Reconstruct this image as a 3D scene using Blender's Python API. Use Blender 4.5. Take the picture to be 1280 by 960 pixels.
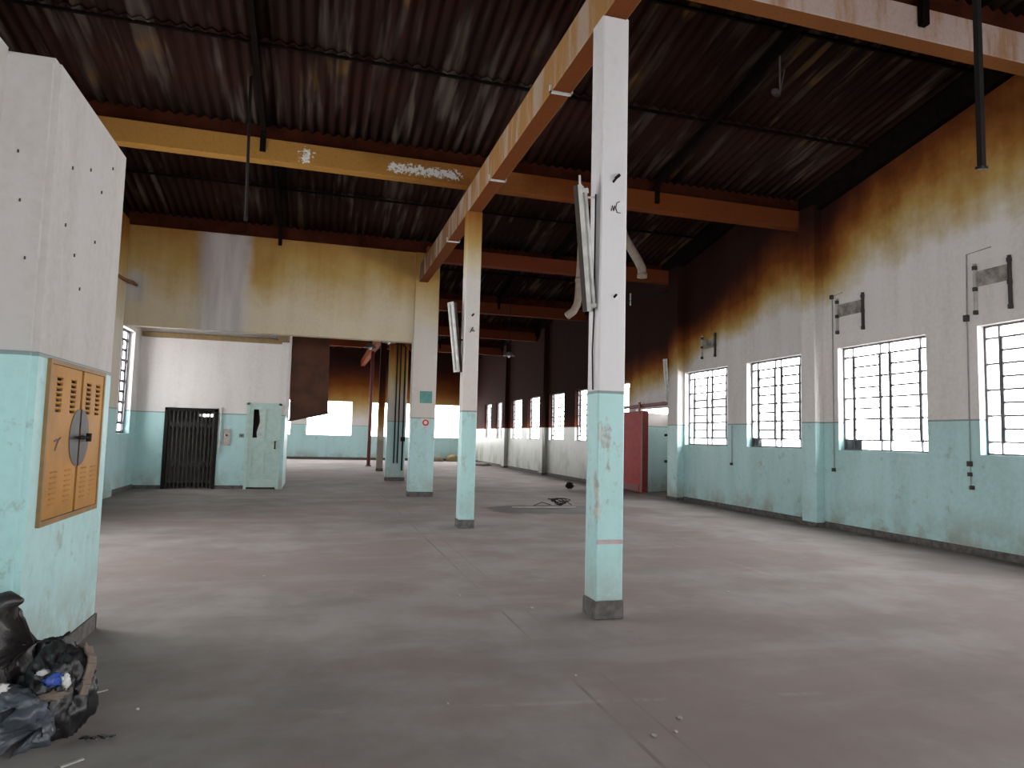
import bpy, bmesh, math, random
from mathutils import Vector, Matrix, noise
random.seed(7)
for o in list(bpy.data.objects): bpy.data.objects.remove(o, do_unlink=True)
SC = bpy.context.scene
C = SC.collection

# ------------------------------------------------------------------ camera
F_PX, YAW, PITCH, ROLL, EYE = 846.5, 0.2804, 0.0777, 0.0246, 1.6
cam_d = bpy.data.cameras.new('camera'); cam = bpy.data.objects.new('camera', cam_d); C.objects.link(cam)
cam_d.sensor_fit = 'HORIZONTAL'; cam_d.sensor_width = 36; cam_d.lens = F_PX * 36 / 1280
cam_d.clip_start = .05; cam_d.clip_end = 300
fw = Vector((math.sin(YAW)*math.cos(PITCH), math.cos(YAW)*math.cos(PITCH), math.sin(PITCH)))
rt = Vector((math.cos(YAW), -math.sin(YAW), 0)); up = rt.cross(fw)
r2 = rt*math.cos(ROLL) + up*math.sin(ROLL); u2 = -rt*math.sin(ROLL) + up*math.cos(ROLL)
m = Matrix((r2, u2, -fw)).transposed().to_4x4(); m.translation = Vector((0, 0, EYE)); cam.matrix_world = m
SC.camera = cam

# ------------------------------------------------------------------ world: even white overcast sky
SKY = 13.0
w = bpy.data.worlds.new('overcast'); SC.world = w; w.use_nodes = True
bg = w.node_tree.nodes['Background']; bg.inputs[0].default_value = (1, .985, .98, 1); bg.inputs[1].default_value = SKY
SC.view_settings.view_transform = 'Standard'; SC.view_settings.look = 'None'
SC.view_settings.exposure = 1.6; SC.view_settings.gamma = 1.0; SC.view_settings.use_curve_mapping = False

# ------------------------------------------------------------------ helpers: objects
def tag(o, label=None, cat=None, group=None, kind=None):
    if label: o['label'] = label
    if cat: o['category'] = cat
    if group: o['group'] = group
    if kind: o['kind'] = kind
    return o
def empty(name, loc=(0, 0, 0), parent=None):
    o = bpy.data.objects.new(name, None); C.objects.link(o); o.location = loc; o.empty_display_size = .1
    if parent: o.parent = parent
    return o
def link_mesh(name, me, mat, parent=None):
    o = bpy.data.objects.new(name, me); C.objects.link(o)
    if mat and not me.materials: me.materials.append(mat)
    if parent:
        o.parent = parent; o.matrix_parent_inverse = Matrix.Translation(parent.location).inverted()
    return o
def obj(name, bm, mat, parent=None, smooth=False):
    me = bpy.data.meshes.new(name)
    bmesh.ops.recalc_face_normals(bm, faces=bm.faces)
    bm.to_mesh(me); bm.free()
    if smooth:
        for p in me.polygons: p.use_smooth = True
    return link_mesh(name, me, mat, parent)
def B(): return bmesh.new()
def box(bm, x0, x1, y0, y1, z0, z1):
    vs = [bm.verts.new(c) for c in ((x0,y0,z0),(x1,y0,z0),(x1,y1,z0),(x0,y1,z0),(x0,y0,z1),(x1,y0,z1),(x1,y1,z1),(x0,y1,z1))]
    for f in ((0,3,2,1),(4,5,6,7),(0,1,5,4),(1,2,6,5),(2,3,7,6),(3,0,4,7)): bm.faces.new([vs[i] for i in f])
    return bm
def bbox(x0, x1, y0, y1, z0, z1, bev=0):
    bm = box(B(), min(x0,x1), max(x0,x1), min(y0,y1), max(y0,y1), z0, z1)
    if bev: bmesh.ops.bevel(bm, geom=list(bm.edges), offset=bev, segments=1, affect='EDGES')
    return bm
def hexa(bm, pts):                       # 8 corners, bottom ring then top ring
    vs = [bm.verts.new(c) for c in pts]
    for f in ((0,3,2,1),(4,5,6,7),(0,1,5,4),(1,2,6,5),(2,3,7,6),(3,0,4,7)): bm.faces.new([vs[i] for i in f])
    return bm
def tube(bm, pts, r, seg=10, caps=True):
    pts = [Vector(p) for p in pts]; rings = []
    for i, p in enumerate(pts):
        d = (pts[min(i+1, len(pts)-1)] - pts[max(i-1, 0)]).normalized()
        a = d.orthogonal().normalized() if i == 0 else (a - d*a.dot(d)).normalized()
        b = d.cross(a); rr = r[i] if isinstance(r, (list, tuple)) else r
        rings.append([bm.verts.new(p + a*math.cos(t)*rr + b*math.sin(t)*rr) for t in [2*math.pi*k/seg for k in range(seg)]])
    for q, s in zip(rings, rings[1:]):
        for k in range(seg): bm.faces.new((q[k], q[(k+1)%seg], s[(k+1)%seg], s[k]))
    if caps: bm.faces.new(rings[0][::-1]); bm.faces.new(rings[-1])
    return bm
def bar(bm, p, q, wd, ht, side=(0, 0, 1)):  # square bar from p to q
    p, q = Vector(p), Vector(q); d = (q-p).normalized(); s = Vector(side)
    a = d.cross(s).normalized(); b = a.cross(d).normalized()
    c = [(-1,-1),(1,-1),(1,1),(-1,1)]
    return hexa(bm, [p + a*i*wd/2 + b*j*ht/2 for i, j in c] + [q + a*i*wd/2 + b*j*ht/2 for i, j in c])
def disc(bm, c, n, r, th, seg=20):
    c, n = Vector(c), Vector(n).normalized(); return tube(bm, [c, c + n*th], r, seg)

# ------------------------------------------------------------------ helpers: materials
class NT:
    def __init__(s, name):
        s.m = bpy.data.materials.new(name); s.m.use_nodes = True; s.t = s.m.node_tree; s.t.nodes.clear()
        s.out = s.t.nodes.new('ShaderNodeOutputMaterial'); s.p = s.t.nodes.new('ShaderNodeBsdfPrincipled')
        s.t.links.new(s.p.outputs[0], s.out.inputs[0])
        s.geo = s.t.nodes.new('ShaderNodeNewGeometry'); s.pos = s.geo.outputs['Position']
        x = s.t.nodes.new('ShaderNodeSeparateXYZ'); s.L(s.pos, x.inputs[0]); s.x, s.y, s.z = x.outputs
        x = s.t.nodes.new('ShaderNodeSeparateXYZ'); s.L(s.geo.outputs['Normal'], x.inputs[0]); s.nx, s.ny, s.nz = x.outputs
    def L(s, a, b): s.t.links.new(a, b)
    def put(s, v, inp):
        if hasattr(v, 'links') or hasattr(v, 'is_linked'): s.L(v, inp)
        elif isinstance(v, (tuple, list)) and len(v) == 3 and inp.type == 'RGBA': inp.default_value = (*v, 1)
        else: inp.default_value = v
    def math(s, op, a, b=0.0, c=0.0, clamp=False):
        n = s.t.nodes.new('ShaderNodeMath'); n.operation = op; n.use_clamp = clamp
        s.put(a, n.inputs[0]); s.put(b, n.inputs[1]); s.put(c, n.inputs[2]); return n.outputs[0]
    def ramp01(s, v, a, b, smooth=True):        # 0 at a, 1 at b
        n = s.t.nodes.new('ShaderNodeMapRange'); n.interpolation_type = 'SMOOTHSTEP' if smooth else 'LINEAR'
        s.put(v, n.inputs[0]); s.put(a, n.inputs[1]); s.put(b, n.inputs[2]); return n.outputs[0]
    def noise(s, scale, detail=4, rough=.55, vec=None, stretch=None, off=(0, 0, 0)):
        v = vec or s.pos
        if stretch or off != (0, 0, 0):
            mp = s.t.nodes.new('ShaderNodeMapping'); s.L(v, mp.inputs[0]); mp.inputs[1].default_value = off
            mp.inputs[3].default_value = stretch or (1, 1, 1); v = mp.outputs[0]
        n = s.t.nodes.new('ShaderNodeTexNoise'); s.L(v, n.inputs['Vector'])
        n.inputs['Scale'].default_value = scale; n.inputs['Detail'].default_value = detail; n.inputs['Roughness'].default_value = rough
        return n.outputs['Fac']
    def mix(s, f, a, b):
        n = s.t.nodes.new('ShaderNodeMix'); n.data_type = 'RGBA'
        s.put(f, n.inputs[0]); s.put(a, n.inputs[6]); s.put(b, n.inputs[7]); return n.outputs[2]
    def mult(s, a, b):
        n = s.t.nodes.new('ShaderNodeMix'); n.data_type = 'RGBA'; n.blend_type = 'MULTIPLY'; n.inputs[0].default_value = 1
        s.put(a, n.inputs[6]); s.put(b, n.inputs[7]); return n.outputs[2]
    def ramp(s, v, stops):
        n = s.t.nodes.new('ShaderNodeValToRGB'); s.put(v, n.inputs[0]); e = n.color_ramp.elements
        while len(e) < len(stops): e.new(.5)
        for el, (p, c) in zip(e, stops): el.position = p; el.color = (*c, 1)
        return n.outputs[0]
    def curve(s, v, pts, x0, x1, y1):           # piecewise linear function through pts
        n = s.t.nodes.new('ShaderNodeFloatCurve'); t = s.ramp01(v, x0, x1, False); s.L(t, n.inputs['Value'])
        cm = n.mapping.curves[0]
        while len(cm.points) < len(pts): cm.points.new(.5, .5)
        for p, (x, y) in zip(cm.points, pts): p.location = ((x-x0)/(x1-x0), y/y1); p.handle_type = 'VECTOR'
        n.mapping.update(); return s.math('MULTIPLY', n.outputs[0], y1)
    def fin(s, col, rough=.8, bump=None, dist=.01, spec=.3, metal=0):
        s.put(col, s.p.inputs['Base Color']); s.put(rough, s.p.inputs['Roughness']); s.put(spec, s.p.inputs['Specular IOR Level'])
        s.p.inputs['Metallic'].default_value = metal
        if bump is not None:
            b = s.t.nodes.new('ShaderNodeBump'); b.inputs['Distance'].default_value = dist; b.inputs['Strength'].default_value = .6
            s.put(bump, b.inputs['Height']); s.L(b.outputs[0], s.p.inputs['Normal'])
        return s.m
def plain(name, col, rough=.6, metal=0, spec=.4, var=.25, scale=9):
    n = NT(name); f = n.noise(scale, 5)
    c = n.mix(n.ramp01(f, .3, .7), col, tuple(v*(1-var) for v in col)); return n.fin(c, rough, f, .003, spec, metal)

TEAL = (.43, .66, .665); CREAM = (.70, .675, .665)
HEAT = [(0, (.62,.60,.575)), (.10, (.58,.51,.38)), (.26, (.44,.29,.10)), (.42, (.28,.12,.028)), (.56, (.15,.045,.012)), (.72, (.07,.02,.010)), (.86, (.034,.011,.008)), (1, (.024,.010,.008))]
def paint(name, zs, span, upper=CREAM, lower=TEAL, dado=2.03, stops=HEAT, mould=0.0, amp=1.0, grime=1.0, patches=(), drip=.6, chips=0.0):
    """limewash over an oil-paint dado; smoke and heat discolouration from height zs (number or points over Y) upwards"""
    n = NT(name)
    big = n.noise(.55, 5, .6); streak = n.noise(2.2, 4, .6, stretch=(1, 1, .12)); fine = n.noise(14, 5, .65)
    Z = zs if not isinstance(zs, list) else n.curve(n.y, zs, -7, 43, 10)
    S = span if not isinstance(span, list) else n.curve(n.y, span, -7, 43, 10)
    t = n.math('ADD', n.math('DIVIDE', n.math('SUBTRACT', n.z, Z), S), n.math('MULTIPLY', n.math('ADD', n.math('SUBTRACT', big, .5), n.math('MULTIPLY', n.math('SUBTRACT', streak, .5), drip)), .75*amp), clamp=True)
    st = [(0, upper)] + list(stops[1:])
    col = n.ramp(t, st)
    dirt = n.ramp01(n.math('ADD', n.math('MULTIPLY', streak, .6), n.math('MULTIPLY', fine, .4)), .42, .7)
    col = n.mix(n.math('MULTIPLY', dirt, .32*grime), col, n.mult(col, (.62, .57, .52)))
    for (ax, a0, a1, z0, z1, pc) in patches:     # repainted or blotched places
        ax = {'x': n.x, 'y': n.y}[ax]
        wob = n.math('MULTIPLY', n.math('SUBTRACT', n.noise(3, 5), .5), .5)
        aa = n.math('ADD', ax, n.math('MULTIPLY', wob, .6))
        f = n.math('MULTIPLY', n.math('MULTIPLY', n.ramp01(aa, a0-.2, a0+.2), n.ramp01(aa, a1+.18, a1-.18)), n.math('MULTIPLY', n.ramp01(n.z, z0-.12, z0+.12), n.ramp01(n.math('ADD', n.z, wob), z1+.12, z1-.12)))
        col = n.mix(n.math('MULTIPLY', f, .85), col, n.mix(n.ramp01(streak, .4, .65), pc, tuple(q*.75 for q in pc)))
    if dado:
        low = n.mix(n.math('MULTIPLY', dirt, .5*grime), lower, tuple(v*.72 for v in lower))
        foot = n.math('MULTIPLY', n.ramp01(n.z, .75, .05), n.ramp01(n.noise(1.3, 6, .7), .38, .62))
        low = n.mix(n.math('MULTIPLY', foot, .75*grime), low, (.30, .31, .27))
        if mould: 
            mf = n.math('MULTIPLY', n.ramp01(n.y, 19, 24), mould)
            low = n.mix(mf, low, n.mix(n.math('MULTIPLY', n.ramp01(n.noise(1.1, 5, .65, stretch=(1, 1, .6)), .4, .66), n.ramp01(n.z, 1.7, .3)), (.46, .46, .42), (.22, .21, .14)))
        scuff = n.ramp01(n.noise(3.2, 6, .75, off=(7, 3, 1)), .58, .68)
        low = n.mix(n.math('MULTIPLY', scuff, .42*grime), low, (.27, .26, .23))
        if chips:
            cp = n.math('MULTIPLY', n.ramp01(n.noise(5, 5, .7, stretch=(1, 1, .35), off=(2, 6, 4)), .54, .62), n.math('MULTIPLY', n.ramp01(n.z, .5, 1.1), chips))
            low = n.mix(cp, low, n.mix(n.ramp01(fine, .4, .6), (.50, .43, .41), (.30, .24, .22)))
        zz = n.math('ADD', n.z, n.math('MULTIPLY', fine, .006))
        col = n.mix(n.ramp01(zz, dado+.008, dado+.004, False), col, low)
        line = n.math('MULTIPLY', n.ramp01(zz, dado-.016, dado-.010), n.ramp01(zz, dado+.016, dado+.010))
        col = n.mix(n.math('MULTIPLY', line, .75), col, (.13, .16, .16))
        up_ = n.ramp01(n.z, dado, dado+.01)
        rough = n.math('ADD', .45, n.math('MULTIPLY', up_, .45)); sp = n.math('SUBTRACT', .32, n.math('MULTIPLY', up_, .29))
    else: rough, sp = .9, .03
    return n.fin(col, rough, fine, .004, sp)

M_RIGHT = paint('smoked_right_wall', [(-7,4.9),(8,4.85),(10,4.7),(11,4.35),(12.5,4.2),(14.3,4.0),(16,3.6),(17.3,3.05),(20,2.5),(22.5,1.0),(43,.8)],
                [(-7,3.4),(7,3.3),(9.5,3.0),(10.9,1.9),(12.5,2.2),(14,1.8),(16,1.35),(18,1.7),(20,1.8),(22.5,1.7),(43,1.6)], mould=.9, drip=.22, grime=1.25)
M_LEFT = paint('limewashed_left_wall', 3.9, 6.0)
M_PANEL = paint('stained_upper_wall', 3.75, 7.2, upper=(.55,.475,.345), dado=None, amp=.42, drip=.35, patches=[('x', -2.85, -1.75, 3.0, 6.45, (.52,.50,.51)), ('x', -4.45, -4.05, 4.55, 5.25, (.5,.5,.5))])
M_RECESS = paint('recess_wall', 4.3, 6.0, upper=CREAM, lower=TEAL, amp=.3)
M_FAR = paint('far_wall', 2.3, 3.8, lower=TEAL, upper=CREAM, amp=.4, drip=.2)
M_NEARBOX = paint('pier_plaster', 9.0, 4.0, upper=(.52,.50,.49), amp=.2, lower=TEAL, grime=1.2)
M_COL = [paint('column_paint_a', 5.6, 3.0, upper=(.66,.65,.67), lower=(.40,.64,.64), amp=.25, chips=.7),
         paint('column_paint_b', 4.35, 2.7, upper=(.60,.57,.54), lower=(.40,.64,.64), amp=.25, chips=.4),
         paint('column_paint_c', 4.2, 5.2, upper=(.58,.54,.50), lower=(.40,.62,.62), amp=.25, chips=.4),
         paint('column_paint_d', 2.6, 4.0, upper=(.5,.46,.43), lower=(.40,.60,.60), amp=.4)]
M_BASE = plain('bare_cement', (.14, .13, .125), .9, var=.5, scale=12)

def beam_mat(name, axis, stops, x0, x1, pale=None, peel=()):
    n = NT(name); v = {'x': n.x, 'y': n.y}[axis]
    st = n.noise(3, 5, .65, stretch=(1, 1, .15)); big = n.noise(.9, 4); fine = n.noise(22, 5, .7)
    t = n.math('ADD', n.ramp01(v, x0, x1, False), n.math('MULTIPLY', n.math('SUBTRACT', big, .5), .25))
    col = n.ramp(t, stops)
    if pale: col = n.mix(n.math('MULTIPLY', n.ramp01(st, .45, .62), .8), col, pale)
    col = n.mix(n.math('MULTIPLY', n.ramp01(fine, .45, .75), .35), col, n.mult(col, (.5, .42, .38)))
    for (a0, a1, z0, z1) in peel:
        f = n.math('MULTIPLY', n.math('MULTIPLY', n.ramp01(v, a0-.12, a0+.12), n.ramp01(v, a1+.12, a1-.12)), n.math('MULTIPLY', n.ramp01(n.z, z0-.08, z0+.08), n.ramp01(n.z, z1+.08, z1-.08)))
        k = n.ramp01(n.math('ADD', n.math('MULTIPLY', n.noise(17, 5, .75, off=(3, 1, 2)), 1), n.math('MULTIPLY', f, .25)), .66, .70)
        col = n.mix(n.math('MULTIPLY', k, n.ramp01(f, .1, .3)), col, (.62, .62, .60))
    return n.fin(col, .9, fine, .006, .03)
TAN, ORG, RED = (.30,.152,.038), (.25,.10,.025), (.13,.032,.013)
M_B1 = beam_mat('beam_paint_pink', 'x', [(0, (.42,.34,.31)), (.5, (.42,.32,.29)), (1, (.45,.35,.32))], 2, 10, (.32,.16,.08))
M_B2 = beam_mat('beam_paint_tan', 'x', [(0, TAN), (.38, TAN), (.5, ORG), (.62, (.14,.036,.011)), (1, (.13,.038,.012))], -4.5, 9.6, None, [(-.45,-.25,6.08,6.34), (1.0,2.3,6.12,6.3)])
M_B3 = beam_mat('beam_paint_red', 'x', [(0, (.14,.035,.014)), (1, RED)], 2, 10)
M_BD = beam_mat('beam_paint_dark', 'x', [(0, (.14,.035,.014)), (1, RED)], -4, 10)
M_LONG = beam_mat('long_beam_paint', 'y', [(0, (.36,.20,.08)), (.45, (.30,.16,.06)), (.7, (.22,.12,.06)), (1, (.15,.07,.035))], 4, 18, (.40,.33,.28))
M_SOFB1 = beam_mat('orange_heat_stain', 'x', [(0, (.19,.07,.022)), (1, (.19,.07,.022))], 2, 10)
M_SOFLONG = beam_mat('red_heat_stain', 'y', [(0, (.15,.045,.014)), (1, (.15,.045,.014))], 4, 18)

def roof_mat():
    n = NT('sooty_fibre_cement')
    st = n.noise(5.5, 3, .5, stretch=(1, .09, .09)); pat = n.noise(.55, 3, off=(5, 2, 0)); fine = n.noise(30, 4)
    col = n.mix(n.ramp01(pat, .35, .7), (.026, .0105, .008), (.018, .010, .008))
    f = n.math('MULTIPLY', n.ramp01(st, .50, .66), n.ramp01(pat, .32, .58))
    col = n.mix(n.math('MULTIPLY', f, .75), col, (.085, .066, .055))  # grey streaks along the slope; contrast raised to paint in shading of the corrugations
    yel = n.math('MULTIPLY', n.ramp01(st, .56, .66), n.ramp01(n.noise(.9, 2, off=(11, 4, 0)), .56, .68))
    col = n.mix(n.math('MULTIPLY', yel, .9), col, (.115, .06, .018))
    return n.fin(col, .9, fine, .004, .03)
M_ROOF = roof_mat()
M_TIMBER = plain('smoked_timber', (.009, .006, .005), .9, 0, .03, .5)
M_PLATE = plain('smoked_plate', (.055, .014, .007), .9, 0, .03, .5, 3)
M_INFILL = plain('smoked_infill', (.06, .03, .025), .9, 0, .03)

def floor_mat():
    n = NT('worn_workshop_floor')
    big = n.noise(.22, 6, .6); mid = n.noise(.9, 6, .65, off=(3, 8, 0)); fine = n.noise(9, 6, .7); drag = n.noise(.8, 5, .6, stretch=(.35, 1.5, 1))
    col = n.mix(n.ramp01(mid, .35, .68), (.235, .210, .202), (.32, .295, .287))
    col = n.mix(n.math('MULTIPLY', n.ramp01(n.noise(.35, 5, .65, off=(1, 5, 2)), .46, .60), .7), col, (.245, .192, .180))
    col = n.mix(n.math('MULTIPLY', n.ramp01(drag, .5, .7), .5), col, (.33, .31, .302))
    dk = n.math('MULTIPLY', n.ramp01(big, .5, .68), .4); col = n.mix(dk, col, (.13, .115, .11))
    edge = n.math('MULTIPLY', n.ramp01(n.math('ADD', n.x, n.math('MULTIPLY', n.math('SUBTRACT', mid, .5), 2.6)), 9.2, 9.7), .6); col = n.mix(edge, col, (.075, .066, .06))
    # worn remains of painted lines
    def stripe(v, c, wd, a, a0, a1, k):
        return n.math('MULTIPLY', n.math('MULTIPLY', n.ramp01(n.math('ABSOLUTE', n.math('SUBTRACT', v, c)), wd, wd*.5), n.math('MULTIPLY', n.ramp01(a, a0, a0+.5), n.ramp01(a, a1, a1-.5))), n.math('MULTIPLY', n.ramp01(n.noise(2.2, 5, .7, off=(9, 9, k)), .48, .66), .35))
    skew = n.math('ADD', n.y, n.math('MULTIPLY', n.x, .127))
    for f in (stripe(skew, 4.17, .035, n.x, -.4, 3.4, 1), stripe(n.y, 11.2, .06, n.x, -3.5, 0, 2), stripe(n.x, 5.4, .05, n.y, 6, 10, 3), stripe(n.y, 9.3, .05, n.x, 3.4, 5.6, 4)):
        col = n.mix(f, col, (.42, .38, .36))
    # floor joints along the column line
    j = n.math('MAXIMUM', n.ramp01(n.math('ABSOLUTE', n.math('SUBTRACT', n.x, 1.72)), .018, .006), n.math('MULTIPLY', n.ramp01(n.math('ABSOLUTE', n.math('SUBTRACT', n.x, 1.95)), .014, .005), .6))
    col = n.mix(n.math('MULTIPLY', j, n.math('MULTIPLY', n.ramp01(mid, .44, .60), .38)), col, (.07, .06, .056))
    # oil-dark wet patch
    px = n.math('DIVIDE', n.math('SUBTRACT', n.x, 5.1), 1.45); py = n.math('DIVIDE', n.math('SUBTRACT', n.y, 14.5), .95)
    d = n.math('ADD', n.math('SQRT', n.math('ADD', n.math('MULTIPLY', px, px), n.math('MULTIPLY', py, py))), n.math('MULTIPLY', n.math('SUBTRACT', mid, .5), 1.3))
    wet = n.ramp01(d, 1.1, .75); col = n.mix(n.math('MULTIPLY', wet, .93), col, (.028, .026, .024))
    rough = n.math('SUBTRACT', n.math('ADD', .80, n.math('MULTIPLY', fine, .15)), n.math('MULTIPLY', wet, .35))
    return n.fin(col, rough, fine, .004, .15)
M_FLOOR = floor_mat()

def glass_mat(name, tint):
    m = bpy.data.materials.new(name); m.use_nodes = True; t = m.node_tree; t.nodes.clear()
    out = t.nodes.new('ShaderNodeOutputMaterial'); tr = t.nodes.new('ShaderNodeBsdfTransparent'); gl = t.nodes.new('ShaderNodeBsdfGlossy'); mx = t.nodes.new('ShaderNodeMixShader')
    no = t.nodes.new('ShaderNodeTexNoise'); no.inputs['Scale'].default_value = 4
    mr = t.nodes.new('ShaderNodeMapRange'); mr.inputs[3].default_value = .03; mr.inputs[4].default_value = .07
    t.links.new(no.outputs[0], mr.inputs[0]); t.links.new(mr.outputs[0], mx.inputs[0])
    tr.inputs[0].default_value = (*tint, 1); gl.inputs['Roughness'].default_value = .1
    t.links.new(tr.outputs[0], mx.inputs[1]); t.links.new(gl.outputs[0], mx.inputs[2]); t.links.new(mx.outputs[0], out.inputs[0]); return m
M_GLASS = glass_mat('dusty_glass', (.7, .7, .7))
M_STEEL = plain('grey_window_steel', (.15, .15, .165), .6, .3)
M_DARK = plain('blackened_iron', (.016, .014, .013), .7, 0, .12)
M_GATE = plain('rusty_gate_iron', (.06, .055, .052), .7, .3)
M_WHITE = plain('white_enamel', (.66, .65, .63), .4)
M_TUBE = plain('milky_tube_glass', (.72, .72, .70), .25)
M_RED = plain('red_door_paint', (.38, .012, .012), .6, 0, .15, .3, 5)
M_REDD = plain('dark_red_iron', (.16, .025, .02), .6, .2)
M_YEL = plain('ochre_cabinet_enamel', (.43, .195, .03), .5, 0, .2, .25, 4)
M_YELD = plain('ochre_frame_enamel', (.27, .15, .05), .5)
M_BRN = plain('brown_sheet_steel', (.12, .040, .016), .55, .1, .4, .45, 2)
M_PIPE = plain('beige_pipe', (.30, .24, .19), .6)
M_DOOR = plain('pale_green_gloss', (.47, .62, .58), .45, 0, .4, .12)
M_CONC = plain('raw_concrete', (.30, .20, .10), .9)

# ------------------------------------------------------------------ portals: sampling guides for the sky in each opening (emit nothing)
def portal(name, c, sx, sy, rot):
    l = bpy.data.lights.new(name, 'AREA'); l.shape = 'RECTANGLE'; l.size = sx; l.size_y = sy; l.cycles.is_portal = True
    o = bpy.data.objects.new(name, l); C.objects.link(o); o.location = c; o.rotation_euler = rot
H = math.pi/2

# ------------------------------------------------------------------ setting out
XW, XL = 9.63, -4.55
YB = [-6.4, -.37, 5.65, 11.67, 17.5, 23.5, 29.5, 35.5, 41.5]
YEND = 41.7
SL = .19
RT = 6.70
def zroof(y, k): return RT + SL*(YB[k+1]-y)

# ------------------------------------------------------------------ walls with openings (one clean mesh per wall)
def wall(name, axis, p0, p1, a0, a1, z1, holes, mat, tops=(), z0=0):
    """axis 'x': plane of constant x between p0 (room side) and p1; a runs along y. holes: (a0,a1,z0,z1)"""
    A = sorted({a0, a1, *[h[0] for h in holes], *[h[1] for h in holes], *[t[0] for t in tops], *[t[1] for t in tops]}); Z = sorted({z0, z1, *[h[2] for h in holes], *[h[3] for h in holes]})
    A = [a for a in A if a0 <= a <= a1]
    bm = B(); cache = {}
    def V(a, p, z):
        k = (round(a, 4), round(p, 4), round(z, 4))
        if k not in cache: cache[k] = bm.verts.new((p, a, z) if axis == 'x' else (a, p, z))
        return cache[k]
    def Q(*v):
        try: bm.faces.new([V(*q) for q in v])
        except ValueError: pass
    def solid(i, j):
        if not (0 <= i < len(A)-1 and 0 <= j < len(Z)-1): return False
        ca, cz = (A[i]+A[i+1])/2, (Z[j]+Z[j+1])/2
        return not any(h[0] < ca < h[1] and h[2] < cz < h[3] for h in holes)
    for i in range(len(A)-1):
        for j in range(len(Z)-1):
            if not solid(i, j): continue
            a, b, c, d = A[i], A[i+1], Z[j], Z[j+1]
            for p in (p0, p1): Q((a,p,c),(b,p,c),(b,p,d),(a,p,d))
            if not solid(i-1, j): Q((a,p0,c),(a,p1,c),(a,p1,d),(a,p0,d))
            if not solid(i+1, j): Q((b,p0,c),(b,p1,c),(b,p1,d),(b,p0,d))
            if not solid(i, j-1): Q((a,p0,c),(b,p0,c),(b,p1,c),(a,p1,c))
            if not solid(i, j+1): Q((a,p0,d),(b,p0,d),(b,p1,d),(a,p1,d))
    for (ta, tb, za, zb) in tops:                   # sawtooth tops above z1
        P = []
        for p in (p0, p1): P.append([(ta,p,z1),(tb,p,z1),(tb,p,zb),(ta,p,za)])
        vs = [[bm.verts.new((q[1],q[0],q[2]) if axis == 'x' else q) for q in r] for r in P]
        bm.faces.new(vs[0]); bm.faces.new(vs[1])
        for k in range(4): bm.faces.new((vs[0][k], vs[0][(k+1)%4], vs[1][(k+1)%4], vs[1][k]))
    o = obj(name, bm, mat); o['kind'] = 'structure'; return o

WZ = (1.5, 3.46)
RW = [(-5.6,-3.6),(-2.6,-.6),(.2,2.2),(3.0,5.0),(5.9,7.87),(8.78,10.75),(11.75,13.63),(14.4,16.39),(19.8,21.75),(22.6,24.55),(25.75,27.55),(28.8,30.65),(31.6,33.5),(35.2,36.6),(37.6,39.15)]
DOORWAY = (17.0, 19.3, 0, 2.55)
ztop = lambda y, k: 6.24 + SL*(YB[k+1]-y)
tops = [(YB[k], YB[k+1], ztop(YB[k], k), ztop(YB[k+1], k)) for k in range(8)]
wall('wall_right', 'x', XW, XW+.25, -6.4, YEND, 6.2, [(a, b, *WZ) for a, b in RW] + [DOORWAY], M_RIGHT, tops)
LW = [(6.9,9.0,1.45,4.05),(9.8,11.9,1.45,4.05),(18.0,19.3,1.45,4.05),(31,36,1.5,3.46)]  # last opening is added, unseen, to brighten the slit behind the gate
wall('wall_left', 'x', XL, XL-.25, -6.4, YEND, 6.2, LW, M_LEFT, tops)
FW = [(-4.3,-1.38,1.4,3.48),(-.53,2.1,1.4,3.48),(3.2,5.8,1.4,3.48),(6.9,9.35,1.4,3.48)]
wall('wall_back', 'y', YEND, YEND+.25, XL, XW, 7.9, FW, M_FAR)
BW = [(-1.5,1.1,1.5,3.8),(1.9,4.5,1.5,3.8),(6.1,8.7,1.5,3.8)]
wall('wall_front', 'y', -6.4, -6.65, XL, XW, 7.9, BW, M_LEFT)

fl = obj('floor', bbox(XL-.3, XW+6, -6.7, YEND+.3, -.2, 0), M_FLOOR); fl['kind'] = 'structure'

# skirting
def skirt(name, segs):
    bm = B()
    for s in segs: box(bm, *s)
    o = obj(name, bm, M_BASE); o['kind'] = 'structure'
skirt('baseboard_right', [(XW-.02, XW+.01, a, b, 0, .11) for a, b in ((-6.4,11.13),(11.56,16.43),(19.35,27.78),(28.3,33.95),(34.5,YEND))] + [(9.41, XW, a-.02, b+.02, 0, .08) for a, b in ((11.14,11.55),(16.45,16.98),(27.8,28.3),(33.95,34.5))])
skirt('baseboard_left', [(XL-.01, XL+.02, -6.4, 16.9, 0, .12), (XL-.01, XL+.02, 17.5, 19.9, 0, .12)])
skirt('baseboard_back', [(XL, XW, YEND-.03, YEND+.01, 0, .14)])

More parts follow.
